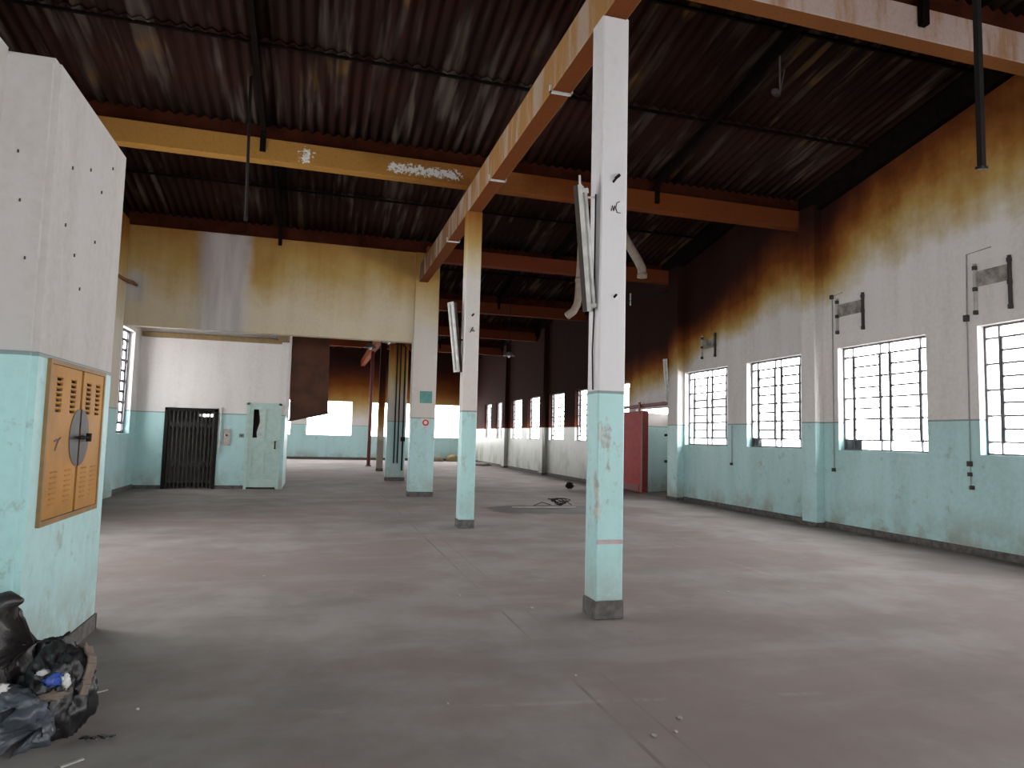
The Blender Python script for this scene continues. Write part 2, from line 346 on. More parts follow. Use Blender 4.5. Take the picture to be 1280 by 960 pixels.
# ------------------------------------------------------------------ roof: corrugated sheets, purlins, rafters, plates
ceil = tag(empty('ceiling', (2.5, 20, 6.5)), 'dark smoke-blackened corrugated sheet roof on timber rafters', None, None, 'structure')
PITCHW, NW = .177, 6
def sheet_mesh(length):
    bm = B(); n = int(NW*8 + 5); x = [i*PITCHW/8 for i in range(n)]
    rows = []
    for dz in (0, .008):
        for y in (0, length):
            rows.append([bm.verts.new((u, y, .026*math.cos(2*math.pi*u/PITCHW) + dz)) for u in x])
    for i in range(n-1):
        bm.faces.new((rows[0][i], rows[1][i], rows[1][i+1], rows[0][i+1]))
        bm.faces.new((rows[2][i], rows[2][i+1], rows[3][i+1], rows[3][i]))
        bm.faces.new((rows[0][i], rows[0][i+1], rows[2][i+1], rows[2][i])); bm.faces.new((rows[1][i], rows[3][i], rows[3][i+1], rows[1][i+1]))
    me = bpy.data.meshes.new('roof_sheet'); bmesh.ops.recalc_face_normals(bm, faces=bm.faces); bm.to_mesh(me); bm.free()
    for p in me.polygons: p.use_smooth = True
    me.materials.append(M_ROOF); return me
ang = -math.atan(SL)
SHEETW = PITCHW*NW
for k in range(8):
    span = YB[k+1]-YB[k]+.1; rl = span/3
    me = sheet_mesh(rl/math.cos(ang)+.14)
    if k >= 2:
        for r in range(3):
            y0 = YB[k]-.02 + r*rl
            for c in range(14):
                o = link_mesh('roof_sheet', me, None, ceil)
                o.location = (XL-.42 + c*SHEETW, y0, zroof(y0, k) + .02*(2-r) - .02 + .003*(c % 2)); o.rotation_euler = (ang + .004, 0, 0)
    else:                                          # the bays behind: one joined mesh
        bm = B(); me.materials.clear()
        for r in range(3):
            y0 = YB[k]-.02 + r*rl
            for c in range(14):
                tmp = B(); tmp.from_mesh(me); tmp.transform(Matrix.Translation((XL-.42 + c*SHEETW, y0, zroof(y0, k) + .02*(2-r)-.02)) @ Matrix.Rotation(ang+.004, 4, 'X'))
                t2 = bpy.data.meshes.new('t'); tmp.to_mesh(t2); tmp.free(); bm.from_mesh(t2); bpy.data.meshes.remove(t2)
        o = obj('roof_sheet_run', bm, M_ROOF, ceil, True); o['kind'] = 'stuff'
    for r in range(1, 3):
        y = YB[k]-.02 + r*rl + .05; z = zroof(y, k) - .065
        obj('purlin', bbox(XL-.2, XW+.2, y-.02, y+.02, z+.0, z+.035), M_TIMBER, ceil)
    for x in (-1.04, 6.17):                        # raking rafter with its tail hooked over the beam below
        bm = B(); ya, yb = YB[k]+.2, YB[k+1]-.06
        bar(bm, (x, ya, zroof(ya, k)-.13), (x, yb, zroof(yb, k)-.13), .08, .15)
        box(bm, x-.045, x+.045, yb-.07, yb, 6.18, 6.5)
        obj('rafter', bm, M_TIMBER, ceil)
    bm = B()                                       # edge timbers filling between wall head and sheeting
    for x0, x1 in ((XW-.12, XW+.3), (XL-.3, XL+.12)):
        ya, yb = YB[k]+.02, YB[k+1]-.02
        hexa(bm, [(x0,ya,ztop(ya,k)-.02),(x1,ya,ztop(ya,k)-.02),(x1,yb,ztop(yb,k)-.02),(x0,yb,ztop(yb,k)-.02),(x0,ya,zroof(ya,k)+.03),(x1,ya,zroof(ya,k)+.03),(x1,yb,zroof(yb,k)+.03),(x0,yb,zroof(yb,k)+.03)])
    obj('edge_timber', bm, M_TIMBER, ceil)
    obj('valley_plate', bbox(XL-.3, XW+.3, YB[k]+.03, YB[k]+.15, 6.40, 7.95), M_PLATE if k >= 2 else M_INFILL, ceil)

# ------------------------------------------------------------------ beams
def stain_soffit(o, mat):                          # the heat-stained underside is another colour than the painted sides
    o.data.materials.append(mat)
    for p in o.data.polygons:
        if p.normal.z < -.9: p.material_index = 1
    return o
def beam(label, bm, mat, group=None):
    return tag(obj('concrete_beam', bm, mat), label, 'beam', group)
XC = 2.453
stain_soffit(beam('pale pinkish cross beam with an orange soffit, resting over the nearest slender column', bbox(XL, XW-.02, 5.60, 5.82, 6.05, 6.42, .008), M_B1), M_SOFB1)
beam('tan and orange cross beam with flaking white paint, over the second slender column', bbox(XL, XW-.02, 11.58, 11.80, 6.05, 6.42, .008), M_B2)
beam('red-brown cross beam running from the wide column to the pilaster beside the red sliding door', bbox(XC+.1, XW-.02, 17.0, 17.22, 6.05, 6.42, .008), M_B3)
for k, y in enumerate((23.5, 29.5, 35.5)):
    beam('dark sooty cross beam high in the far part of the hall', bbox(XL, XW-.02, y-.1, y+.12, 6.0, 6.4, .008), M_BD, 'sooty far cross beams')
lb = empty('lengthwise_beam', (XC+.13, 12, 5.61)); tag(lb, 'long lengthwise concrete beam with streaked pale side and red-brown soffit, carried by the columns', 'beam')
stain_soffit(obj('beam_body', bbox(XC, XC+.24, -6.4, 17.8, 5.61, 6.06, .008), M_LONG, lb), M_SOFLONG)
beam('dark sooty lengthwise beam over the row of far columns', bbox(XC, XC+.24, 17.8, 41.6, 5.61, 6.0, .008), M_BD)
for y in (7.17, 10.03, 13.6):
    bm = B(); box(bm, XC-.02, XC+.26, y-.02, y+.02, 5.59, 5.612); box(bm, XC-.02, XC, y-.02, y+.02, 5.59, 5.68); box(bm, XC+.24, XC+.26, y-.02, y+.02, 5.59, 5.68)
    obj('strap', bm, M_WHITE, lb)

# ------------------------------------------------------------------ columns
def column(label, x0, x1, y0, y1, top, mat, base_h=.14, group=None):
    e = empty('concrete_column', ((x0+x1)/2, (y0+y1)/2, 0)); tag(e, label, 'column', group)
    obj('shaft', bbox(x0, x1, y0, y1, base_h, top, .012), mat, e)
    obj('base_block', bbox(x0-.012, x1+.012, y0-.012, y1+.012, 0, base_h+.004, .01), M_BASE, e); return e
c1 = column('slender column, white over pale turquoise with scuffed paint, in front of the red door', XC, XC+.265, 5.68, 5.94, 5.63, M_COL[0], .155)
c2 = column('slender column with orange heat-stained top and a light fitting hung at its side', XC, XC+.265, 11.62, 11.90, 5.63, M_COL[1], .14)
c3 = column('wide column at the edge of the stained upper wall, with a green plate', 2.36, 3.0, 17.6, 17.9, 6.62, M_COL[2], .12)
c4 = column('wide column with thin pipes running down it, behind the one with the green plate', 2.36, 3.0, 23.5, 23.8, 6.05, M_COL[3], .12)
c5 = column('narrow grey column far down the hall beside the dark red iron post', 2.56, 2.83, 29.4, 29.65, 5.65, paint('column_paint_e', 1.2, 3.0, dado=None, upper=(.30,.27,.23), amp=.4), .12)
# marks and fixings on the columns
def stroke(name, pts, r, parent, mat=M_DARK): return obj(name, tube(B(), pts, r, 6), mat, parent)
stroke('nail', [(2.575,5.685,4.0),(2.60,5.62,4.045)], .012, c1); stroke('nail', [(2.60,5.685,4.04),(2.62,5.64,4.06)], .016, c1)
stroke('scrawl', [(2.555,5.676,3.72),(2.565,5.676,3.77),(2.58,5.676,3.72),(2.59,5.676,3.77),(2.58,5.676,3.74)], .005, c1)
stroke('scrawl', [(2.64,5.676,3.82),(2.61,5.676,3.80),(2.60,5.676,3.75),(2.615,5.676,3.71),(2.65,5.676,3.71)], .004, c1)
stroke('nail', [(2.60,5.685,2.91),(2.61,5.655,2.93)], .012, c1)
obj('strap_band', bbox(XC+.01, XC+.255, 5.673, 5.682, .66, .70), plain('faded_pink_strap', (.52,.42,.42), .7), c1)
stroke('surface_conduit', [(XC-.012,5.78,3.9),(XC-.012,5.78,2.75),(XC-.014,5.80,2.4),(XC-.012,5.78,2.05)], .007, c1)
stroke('nail', [(2.58,11.63,3.72),(2.60,11.58,3.75)], .016, c2)
stroke('scrawl', [(2.55,11.614,3.42),(2.60,11.614,3.52),(2.62,11.614,3.44),(2.57,11.614,3.47)], .008, c2)
obj('painted_plate', bbox(2.58, 2.90, 17.585, 17.605, 2.42, 2.73), plain('sea_green_plate', (.10,.30,.28), .5), c3)
obj('sticker', bbox(2.64, 2.86, 17.592, 17.602, 1.80, 2.02), plain('white_sticker', (.65,.6,.6), .6), c3)
obj('sticker_ring', disc(B(), (2.75,17.592,1.91), (0,-1,0), .085, .006), plain('red_print', (.55,.06,.04), .6), c3)
obj('sticker_dot', disc(B(), (2.75,17.586,1.91), (0,-1,0), .045, .004), plain('white_print', (.7,.62,.6), .6), c3)
for x in (2.62, 2.74): stroke('thin_pipe', [(x,23.46,.6),(x,23.46,5.6)], .022, c4)
stroke('thin_pipe', [(2.90,23.46,.35),(2.90,23.46,4.6),(2.80,23.46,4.7)], .028, c4)
obj('junction_box', bbox(2.83, 2.97, 23.40, 23.5, 1.35, 1.5, .01), M_DARK, c4)
ip = empty('iron_post', (2.55, 33.7, 0)); tag(ip, 'dark red iron post standing far down the hall', 'post')
obj('post_shaft', tube(B(), [(2.55,33.7,0),(2.55,33.7,5.65)], .085, 14), plain('oxide_red', (.17,.05,.045), .6), ip, True)
obj('post_foot', bbox(2.42, 2.68, 33.57, 33.83, 0, .05), M_BASE, ip)

# pilasters
def pilaster(name, x0, x1, y0, y1, top, mat):
    o = obj(name, bbox(x0, x1, y0, y1, 0, top, .015), mat); o['kind'] = 'structure'; return o
for i, (a, b, t) in enumerate(((5.2,5.62,6.1),(11.14,11.55,6.42),(16.45,16.98,6.42),(22.0,22.4,6.4),(27.8,28.3,6.4),(33.95,34.5,6.4))):
    pilaster('trim_%d' % (i+1), 9.43, XW+.02, a, b, t, M_RIGHT)
pilaster('trim_7', XL-.02, -4.42, 16.9, 17.62, 6.5, M_PANEL if False else paint('left_pilaster', 3.9, 5.0, upper=(.60,.55,.47), amp=.3))

# ------------------------------------------------------------------ windows
VF = (0, .12, .45, .55, .88, 1)
def window(idx, axis, plane, out, a0, a1, z0, z1, detail, boards=(), bars=True):
    """steel sash window; axis 'x' lies in plane x=const, out = outward sign"""
    d = .15*out; pl = plane + d; gm = M_GLASS
    root = empty('window_%d' % idx, ((pl, (a0+a1)/2, z0) if axis == 'x' else ((a0+a1)/2, pl, z0)))
    tag(root, None, None, None, 'structure')
    W, Hh = a1-a0, z1-z0
    def bx(bm, u0, u1, v0, v1, th):
        if axis == 'x': box(bm, pl-th/2, pl+th/2, u0, u1, v0, v1)
        else: box(bm, u0, u1, pl-th/2, pl+th/2, v0, v1)
    av = [a0 + W*f for f in VF]; zv = [z0 + Hh*i/10 for i in range(11)]
    t = (.036 if a0 > 11 else .029) if detail else .036
    if a0 == 18.0: t = .06
    fr = B()
    for a in (a0, a1): bx(fr, a-t if a == a1 else a, a if a == a1 else a+t, z0, z1, .04)
    for z in (z0, z1): bx(fr, a0, a1, z-t if z == z1 else z, z if z == z1 else z+t, .04)
    for a in (av[1:5] if bars else ()): bx(fr, a-t/2, a+t/2, z0, z1, .035)
    for i in ((1, 3, 5, 7, 9) if bars else ()): bx(fr, a0, a1, zv[i]-t/2, zv[i]+t/2, .03)
    obj('frame', fr, M_STEEL, root)
    for (s0, s1) in (((1, 2), (3, 4)) if bars else ()):              # hinged sash with its own closer bars
        sb = B()
        for i in (2, 4, 6, 8): bx(sb, av[s0], av[s1], zv[i]-t/2, zv[i]+t/2, .028)
        for a in (av[s0]+t, av[s1]-t): bx(sb, a-t/2, a+t/2, zv[1], zv[9], .028)
        obj('sash', sb, M_STEEL, root)
    if detail:
        meshes = {}
        for c in range(5):
            wide = c in (1, 3); rows = list(range(10)) if wide else [0, 1, 3, 5, 7, 9]
            for i in rows:
                zb, zt = zv[i], (zv[i+1] if wide or i in (0, 9) else zv[i+2])
                if i == 9 and not wide: zb, zt = zv[9], zv[10]
                key = (round(av[c+1]-av[c], 3), round(zt-zb, 3))
                if key not in meshes:
                    me = bpy.data.meshes.new('pane'); bm = B(); hw, hh = key[0]/2-.002, key[1]/2-.002
                    if axis == 'x': box(bm, -.002, .002, -hw, hw, -hh, hh)
                    else: box(bm, -hw, hw, -.002, .002, -hh, hh)
                    bm.to_mesh(me); bm.free(); me.materials.append(gm); meshes[key] = me
                o = link_mesh('pane', meshes[key], None, root); ca, cz = (av[c]+av[c+1])/2, (zb+zt)/2
                o.location = (pl, ca, cz) if axis == 'x' else (ca, pl, cz)
    else:
        bm = B(); bx(bm, a0+.005, a1-.005, z0+.005, z1-.005, .004); obj('pane', bm, gm, root)
    for (u0, u1, v0, v1) in boards:
        bm = B(); pl += .02*out; bx(bm, u0, u1, v0, v1, .01); pl -= .02*out
        obj('patch_board', bm, plain('grey_patch_board', (.42, .42, .45), .8), root)
    o2 = plane + .26*out
    pn = 'window_' + {('x', 1): 'right', ('x', -1): 'left', ('y', 1): 'far', ('y', -1): 'rear'}[(axis, out)] + ('_offscreen' if (axis == 'y' and out < 0) or (axis == 'x' and a1 < (5.5 if out > 0 else 12.5)) else '_daylight')
    if axis == 'x': portal(pn, (o2, (a0+a1)/2, (z0+z1)/2), Hh, W, (0, H*out, 0))
    else: portal(pn, ((a0+a1)/2, o2, (z0+z1)/2), W, Hh, (-H*out, 0, 0))
wi = 1
for a, b in RW:
    near = 5 < a < 17
    bd = [(10.35, 10.735, 1.5, 1.69)] if a == 8.78 else ([(13.3, 13.6, 1.5, 1.7)] if a == 11.75 else [])
    window(wi, 'x', XW, 1, a, b, *WZ, near, bd); wi += 1
for a, b, c, d in LW: window(wi, 'x', XL, -1, a, b, c, d, a == 18.0, [(18.2, 18.6, 1.72, 2.0)] if a == 18.0 else []); wi += 1
for a, b, c, d in FW: window(wi, 'y', YEND, 1, a, b, c, d, False, (), False); wi += 1
for a, b, c, d in BW: window(wi, 'y', -6.4, -1, a, b, c, d, False); wi += 1

# ------------------------------------------------------------------ left end: upper wall panel, recess, gate, door
o = obj('wall_upper_left', bbox(-4.45, 2.38, 17.66, 17.9, 4.0, 6.62), M_PANEL); o['kind'] = 'structure'
YR = 19.9
wall('wall_recess', 'y', YR, YR+.2, XL, -.82, 5.9, [(-3.80,-2.60,0,2.10),(-1.76,-.98,0,2.31)], M_RECESS)
bm = B(); box(bm, -1.02, -.82, YR+.2, 22.2, 0, 5.9)
o = obj('wall_recess_side', bm, M_RECESS); o['kind'] = 'structure'
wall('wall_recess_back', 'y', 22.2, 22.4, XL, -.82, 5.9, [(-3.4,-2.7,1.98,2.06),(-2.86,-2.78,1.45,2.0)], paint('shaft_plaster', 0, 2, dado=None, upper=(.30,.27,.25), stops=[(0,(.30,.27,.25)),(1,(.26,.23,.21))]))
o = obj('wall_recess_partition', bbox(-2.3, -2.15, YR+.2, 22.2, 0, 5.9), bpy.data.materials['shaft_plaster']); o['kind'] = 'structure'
tag(obj('concrete_ledge', bbox(-4.5, -1.0, YR-.14, YR+.01, 4.02, 4.15, .01), M_CONC), 'narrow tan concrete ledge along the top of the recess wall', 'ledge')
tag(obj('concrete_stub_beam', bbox(-1.08, -.8, 17.85, YR+.05, 4.08, 4.5, .01), M_CONC), 'short tan concrete beam tying the upper wall to the recess wall corner', 'beam')
skirt('baseboard_recess', [(XL, -3.85, YR-.015, YR+.01, 0, .1), (-2.55, -1.82, YR-.015, YR+.01, 0, .1)])

# collapsible lattice gate
g = empty('lattice_gate', (-3.2, YR+.05, 0)); tag(g, 'dark iron collapsible lattice gate closing the opening in the recess wall', 'gate')
bm = B()
box(bm, -3.86,-3.78, YR-.03, YR+.1, 0, 2.16); box(bm, -2.62,-2.54, YR-.03, YR+.1, 0, 2.16); box(bm, -3.86,-2.54, YR-.03, YR+.1, 2.08, 2.16)
obj('gate_frame', bm, M_DARK, g)
xs = [-3.75 + i*.1 for i in range(12)]
for x in xs: obj('bar', bbox(x-.013, x+.013, YR+.03, YR+.055, .03, 2.07), M_GATE, g)
for i in range(11):
    for zc in (1.72, .68):
        for s in (-1, 1): obj('lattice_link', bar(B(), (xs[i], YR+.02+.01*s, zc-.10*s), (xs[i+1], YR+.02+.01*s, zc+.10*s), .022, .006, (0,1,0)), M_GATE, g)
    obj('lattice_link', bar(B(), (xs[i], YR+.02, .15 + .1*(i%2)), (xs[i+1], YR+.02, .25 - .1*(i%2)), .02, .006, (0,1,0)), M_GATE, g)
obj('closing_post', bbox(-2.68, -2.63, YR+.01, YR+.07, .02, 2.07), M_GATE, g)
# panelled door with a broken light
d = empty('door_1', (-1.37, YR, 0)); d['kind'] = 'structure'
bm = B(); box(bm, -1.82,-1.75, YR-.03, YR+.1, 0, 2.36); box(bm, -.99,-.92, YR-.03, YR+.1, 0, 2.36); box(bm, -1.82,-.92, YR-.03, YR+.1, 2.30, 2.36)
obj('door_frame', bm, M_DOOR, d)
bm = B(); y0, y1 = YR-.005, YR+.05
for x0, x1 in ((-1.75,-1.65),(-1.09,-.99)): box(bm, x0, x1, y0, y1, .05, 2.30)
for z0, z1 in ((.05,.25),(1.02,1.10),(1.28,1.40),(2.18,2.30)): box(bm, -1.65, -1.09, y0, y1, z0, z1)
box(bm, -1.40, -1.34, y0, y1, .25, 1.02); box(bm, -1.40, -1.34, y0, y1, 1.40, 2.18)
obj('door_stile', bm, M_DOOR, d)
for x0, x1, z0, z1 in ((-1.65,-1.40,.25,1.02),(-1.34,-1.09,.25,1.02),(-1.65,-1.09,1.10,1.28),(-1.34,-1.09,1.40,2.18)):
    obj('door_panel', bbox(x0, x1, y0+.038, y1-.004, z0, z1), M_DOOR, d)
bm = B(); vs = [bm.verts.new((x, y0+.02, z)) for x, z in ((-1.40,1.40),(-1.40,2.18),(-1.52,2.18),(-1.47,1.85),(-1.55,1.55),(-1.53,1.40))]; f = bm.faces.new(vs)
r = bmesh.ops.extrude_face_region(bm, geom=[f]); bmesh.ops.translate(bm, vec=(0,.006,0), verts=[v for v in r['geom'] if isinstance(v, bmesh.types.BMVert)])
obj('broken_pane', bm, plain('painted_glass', (.55,.62,.60), .2), d)
bm = tube(B(), [(-1.05,y0-.05,1.12),(-1.05,y0-.05,1.30)], .014); box(bm, -1.07,-1.03, y0-.05, y0, 1.10, 1.13); box(bm, -1.07,-1.03, y0-.05, y0, 1.29, 1.32)
obj('door_handle', bm, M_DARK, d)
tag(obj('white_conduit', tube(B(), [(-2.47,YR-.03,2.2),(-2.47,YR-.03,1.3),(-2.5,YR-.03,.95)], .022), M_WHITE), 'white conduit running down the wall beside the lattice gate', 'conduit')
s = empty('switch_plate', (-1.93, YR-.02, 1.45)); tag(s, 'small grey switch plate between the lattice gate and the pale green door', 'switch')
obj('plate', bbox(-1.99, -1.87, YR-.02, YR, 1.40, 1.50, .004), plain('grey_plate', (.25,.25,.24), .5), s); obj('toggle', bbox(-1.945, -1.915, YR-.035, YR-.018, 1.435, 1.465), M_DARK, s)
s = empty('notice_box', (-2.30, YR-.03, 1.4)); tag(s, 'faded pinkish call box on the wall right beside the lattice gate', 'box')
obj('case', bbox(-2.38, -2.22, YR-.04, YR, 1.18, 1.62, .006), plain('faded_pink', (.50,.44,.41), .7), s); obj('button', disc(B(), (-2.30,YR-.04,1.45), (0,-1,0), .025, .012), M_DARK, s)

# brown chute behind the recess wall
ch = empty('steel_chute', (-.25, 22.6, 2)); tag(ch, 'brown sheet-steel chute with slanted lower end hanging behind the recess wall', 'chute')
obj('casing', hexa(B(), [(-.80,22.41,1.95),(.36,22.41,2.23),(.36,23.4,2.23),(-.80,23.4,1.95),(-.80,22.41,6.3),(.30,22.41,6.3),(.30,23.4,6.3),(-.80,23.4,6.3)]), M_BRN, ch)
obj('rim', hexa(B(), [(-.82,22.39,1.92),(.38,22.39,2.20),(.38,23.42,2.20),(-.82,23.42,1.92),(-.82,22.39,1.97),(.38,22.39,2.25),(.38,23.42,2.25),(-.82,23.42,1.97)]), plain('dark_rim', (.06,.02,.012), .6), ch)
obj('seam_strip', bbox(.22, .32, 22.39, 22.42, 2.3, 6.3), M_BRN, ch)

# wall pipe stub on the left pilaster
st = empty('pipe_stub', (-4.35, 17.5, 4.95)); tag(st, 'rusty pipe stub with an elbow beside the upper wall, on the left pilaster', 'pipe')
obj('pipe_run', tube(B(), [(-4.43,16.6,5.0),(-4.38,17.3,5.0),(-4.25,17.45,4.99),(-4.2,17.66,4.95)], .035, 8), plain('rust', (.20,.085,.04), .8), st, True)
obj('wall_flange', disc(B(), (-4.2,17.655,4.95), (0,-1,0), .08, .02), plain('grey_flange', (.45,.45,.46), .7), st)

# ------------------------------------------------------------------ red sliding fire door on its rail, room behind
rd = empty('door_2', (9.5, 19.5, 0)); rd['kind'] = 'structure'; rd['label'] = 'red sliding fire door pushed open on its overhead rail'
obj('door_leaf', bbox(9.44, 9.61, 18.48, 20.6, .04, 2.47, .006), M_RED, rd)
for y in (18.5, 20.5): obj('edge_strap', bbox(9.425, 9.615, y-.04, y+.06, .04, 2.48), M_REDD, rd)
obj('bottom_plate', bbox(9.43, 9.46, 18.7, 20.4, .06, .24), M_REDD, rd)
obj('rail', bar(B(), (9.5,16.99,2.66),(9.5,20.9,2.60), .06, .09), M_REDD, rd)
for y in (18.7, 20.3): obj('hanger', bbox(9.42, 9.45, y-.05, y+.05, 2.40, 2.74), M_REDD, rd)
for z in (1.02, 1.75):
    tag(obj('door_keeper', bbox(9.40, 9.62, 16.97, 17.10, z-.035, z+.035, .008), M_DARK), ('lower' if z < 1.5 else 'upper') + ' black iron keeper on the pilaster edge facing the red door', 'keeper', 'iron keepers beside the red door')
M_SIDE = paint('side_room_wall', 9, 3, upper=(.60,.59,.58), amp=.2)
def side(name, pts, z1, mat=M_SIDE):
    bm = B(); (xa, ya), (xb, yb) = pts; n = Vector((yb-ya, xa-xb, 0)).normalized()*.15
    hexa(bm, [(xa,ya,0),(xb,yb,0),(xb+n.x,yb+n.y,0),(xa+n.x,ya+n.y,0),(xa,ya,z1),(xb,yb,z1),(xb+n.x,yb+n.y,z1),(xa+n.x,ya+n.y,z1)])
    o = obj(name, bm, mat); o['kind'] = 'structure'
side('wall_lobby_end', ((9.70,19.10),(11.5,20.10)), 2.45)
M_LOBBY = paint('lobby_limewash', 9, 3, upper=(.75,.74,.73), dado=None, amp=.2)
side('wall_lobby_near', ((11.5,16.7),(9.70,16.7)), 2.9, M_LOBBY)
wall('wall_lobby_outer', 'x', 11.5, 11.65, 16.6, 20.15, 2.62, [], M_LOBBY)
o = obj('ceiling_lobby', bbox(9.86, 11.7, 16.5, 20.2, 2.75, 2.9), M_SIDE); o['kind'] = 'structure'
bm = B(); hexa(bm, [(9.66,19.05,0),(11.5,20.05,0),(11.5,20.15,0),(9.66,19.15,0),(9.66,19.05,.27),(11.5,20.05,.33),(11.5,20.15,.33),(9.66,19.15,.27)])
o = obj('baseboard_lobby', bm, M_BASE); o['kind'] = 'structure'

# ------------------------------------------------------------------ near pier with cable cupboard, low wall
bm = bbox(-2.7, -1.62, 4.66, 6.2, 0, 3.88)
bmesh.ops.bevel(bm, geom=[e for e in bm.edges if (all(abs(v.co.x+1.62) < 1e-3 and v.co.y < 4.7 for v in e.verts) or all(v.co.z > 3.8 for v in e.verts))], offset=.035, segments=4, affect='EDGES')
bm.normal_update(); o = obj('wall_pier', bm, M_NEARBOX)
cut = obj('recess_cutter', bbox(-1.86, -1.5, 4.868, 5.962, 1.0, 1.992), M_NEARBOX)
bo = o.modifiers.new('recess', 'BOOLEAN'); bo.operation = 'DIFFERENCE'; bo.object = cut; bo.solver = 'EXACT'
bpy.context.view_layer.update(); me = bpy.data.meshes.new_from_object(o.evaluated_get(bpy.context.evaluated_depsgraph_get()))
o.modifiers.clear(); o.data = me; bpy.data.objects.remove(cut, do_unlink=True)
for p in me.polygons: p.use_smooth = True
o['kind'] = 'structure'; o.data.set_sharp_from_angle(angle=.5); wn = o.modifiers.new('weighted', 'WEIGHTED_NORMAL'); wn.keep_sharp = True
for (y, z) in ((5.0,3.3),(5.35,3.42),(5.62,3.35),(5.15,2.75),(5.3,2.55),(5.55,2.95),(5.85,3.62),(4.95,2.9)):
    obj('nail_hole', bbox(-1.622, -1.612, y-.004, y+.004, z-.012, z+.010), plain('nail_hole', (.06,.055,.05), .9) if 'nail_hole' not in bpy.data.materials else bpy.data.materials['nail_hole'], o)
for (x, z) in ((-1.80,3.25),(-1.77,2.95),(-1.72,2.6)):
    obj('nail_hole', bbox(x-.004, x+.004, 4.652, 4.662, z-.010, z+.008), bpy.data.materials['nail_hole'], o)
o = obj('wall_near_left', bbox(-2.15, -1.9, -6.4, 4.68, 0, 3.9, .01), M_NEARBOX); o['kind'] = 'structure'
skirt('baseboard_pier', [(-1.63, -1.605, 4.68, 6.215, 0, .12), (-1.9, -1.63, 4.645, 4.67, 0, .12), (-1.91, -1.875, -6, 4.65, 0, .12), (-2.7,-1.605, 6.19,6.215,0,.12)])
cb = empty('cable_cupboard', (-1.62, 5.41, .97)); tag(cb, 'ochre steel cable cupboard with louvred double doors, set in the plaster pier', 'cupboard')
X0 = -1.62
bm = B(); ya, yb, za, zb = 4.84, 5.99, .97, 2.02
for q in ((ya,yb,za,za+.035),(ya,yb,zb-.03,zb),(ya,ya+.03,za+.035,zb-.03),(yb-.03,yb,za+.035,zb-.03)): box(bm, X0-.03, X0+.022, q[0], q[1], q[2], q[3])
obj('cupboard_frame', bm, M_YELD, cb)
bm = B()
for q in ((-1.859,-1.85,4.87,5.96,1.002,1.99),(-1.85,-1.622,4.87,4.876,1.002,1.99),(-1.85,-1.622,5.954,5.96,1.002,1.99),(-1.85,-1.622,4.876,5.954,1.002,1.008),(-1.85,-1.622,4.876,5.954,1.984,1.99)): box(bm, *q)
obj('cupboard_back', bm, plain('grey_back_panel', (.20,.20,.20), .7), cb)
ym = 5.47
for (da, db) in ((ya+.033, ym-.024), (ym+.020, yb-.033)):
    slots = []
    for cc in (.27, .73):
        yc = da + (db-da)*cc
        slots += [(yc-.05, yc+.05, 1.80+(i-3)*.034-.012, 1.80+(i-3)*.034+.006) for i in range(7)]
    dr = wall('cupboard_door', 'x', X0+.016, X0+.003, da, db, zb-.033, slots, M_YEL, (), za+.038); del dr['kind']
    dr.parent = cb; dr.matrix_parent_inverse = Matrix.Translation(cb.location).inverted()
    for cc in (.27, .73):                          # pressed hoods over the slots, blind ones below
        yc = da + (db-da)*cc
        for zc in (1.80, 1.19):
            for i in range(7):
                z = zc + (i-3)*.034 + .004
                obj('louvre', hexa(B(), [(X0+.015,yc-.055,z),(X0+.022,yc-.055,z),(X0+.022,yc+.055,z),(X0+.015,yc+.055,z),(X0+.015,yc-.055,z+.010),(X0+.0165,yc-.055,z+.010),(X0+.0165,yc+.055,z+.010),(X0+.015,yc+.055,z+.010)]), M_YEL, dr)
for s in (-1, 1):
    bm = B(); n = 20; vs = [bm.verts.new((X0+.018, ym + s*.017, 1.52+.20))] 
    vs = [bm.verts.new((X0+.020, ym + s*(.017 + .185*math.sin(math.pi*i/n)), 1.52 + .20*math.cos(math.pi*i/n))) for i in range(n+1)]
    f = bm.faces.new(vs); r = bmesh.ops.extrude_face_region(bm, geom=[f]); bmesh.ops.translate(bm, vec=(-.006,0,0), verts=[v for v in r['geom'] if isinstance(v, bmesh.types.BMVert)])
    obj('lock_plate', bm, plain('worn_lock_plate', (.045,.042,.042), .5), cb)
bm = tube(B(), [(X0+.045,ym-.09,1.52),(X0+.045,ym+.12,1.52)], .011); tube(bm, [(X0,ym+.03,1.52),(X0+.045,ym+.03,1.52)], .014); tube(bm, [(X0+.045,ym+.12,1.49),(X0+.045,ym+.12,1.55)], .018)
obj('turn_handle', bm, M_DARK, cb)
stroke('paint_scratch', [(X0+.017,5.02,1.44),(X0+.017,5.06,1.50),(X0+.017,5.10,1.52)], .006, cb, M_STEEL); stroke('paint_scratch', [(X0+.017,5.0,1.50),(X0+.017,5.06,1.51)], .006, cb, M_STEEL)
s = empty('wall_socket', (-1.83, 4.64, 1.0)); tag(s, 'beige wall socket on the turquoise front of the plaster pier', 'socket')
obj('plate', bbox(-1.885, -1.80, 4.63, 4.662, .93, 1.06, .004), plain('beige_plastic', (.42,.34,.22), .5), s); obj('outlet', disc(B(), (-1.84,4.63,1.0), (0,-1,0), .022, .004), M_DARK, s)

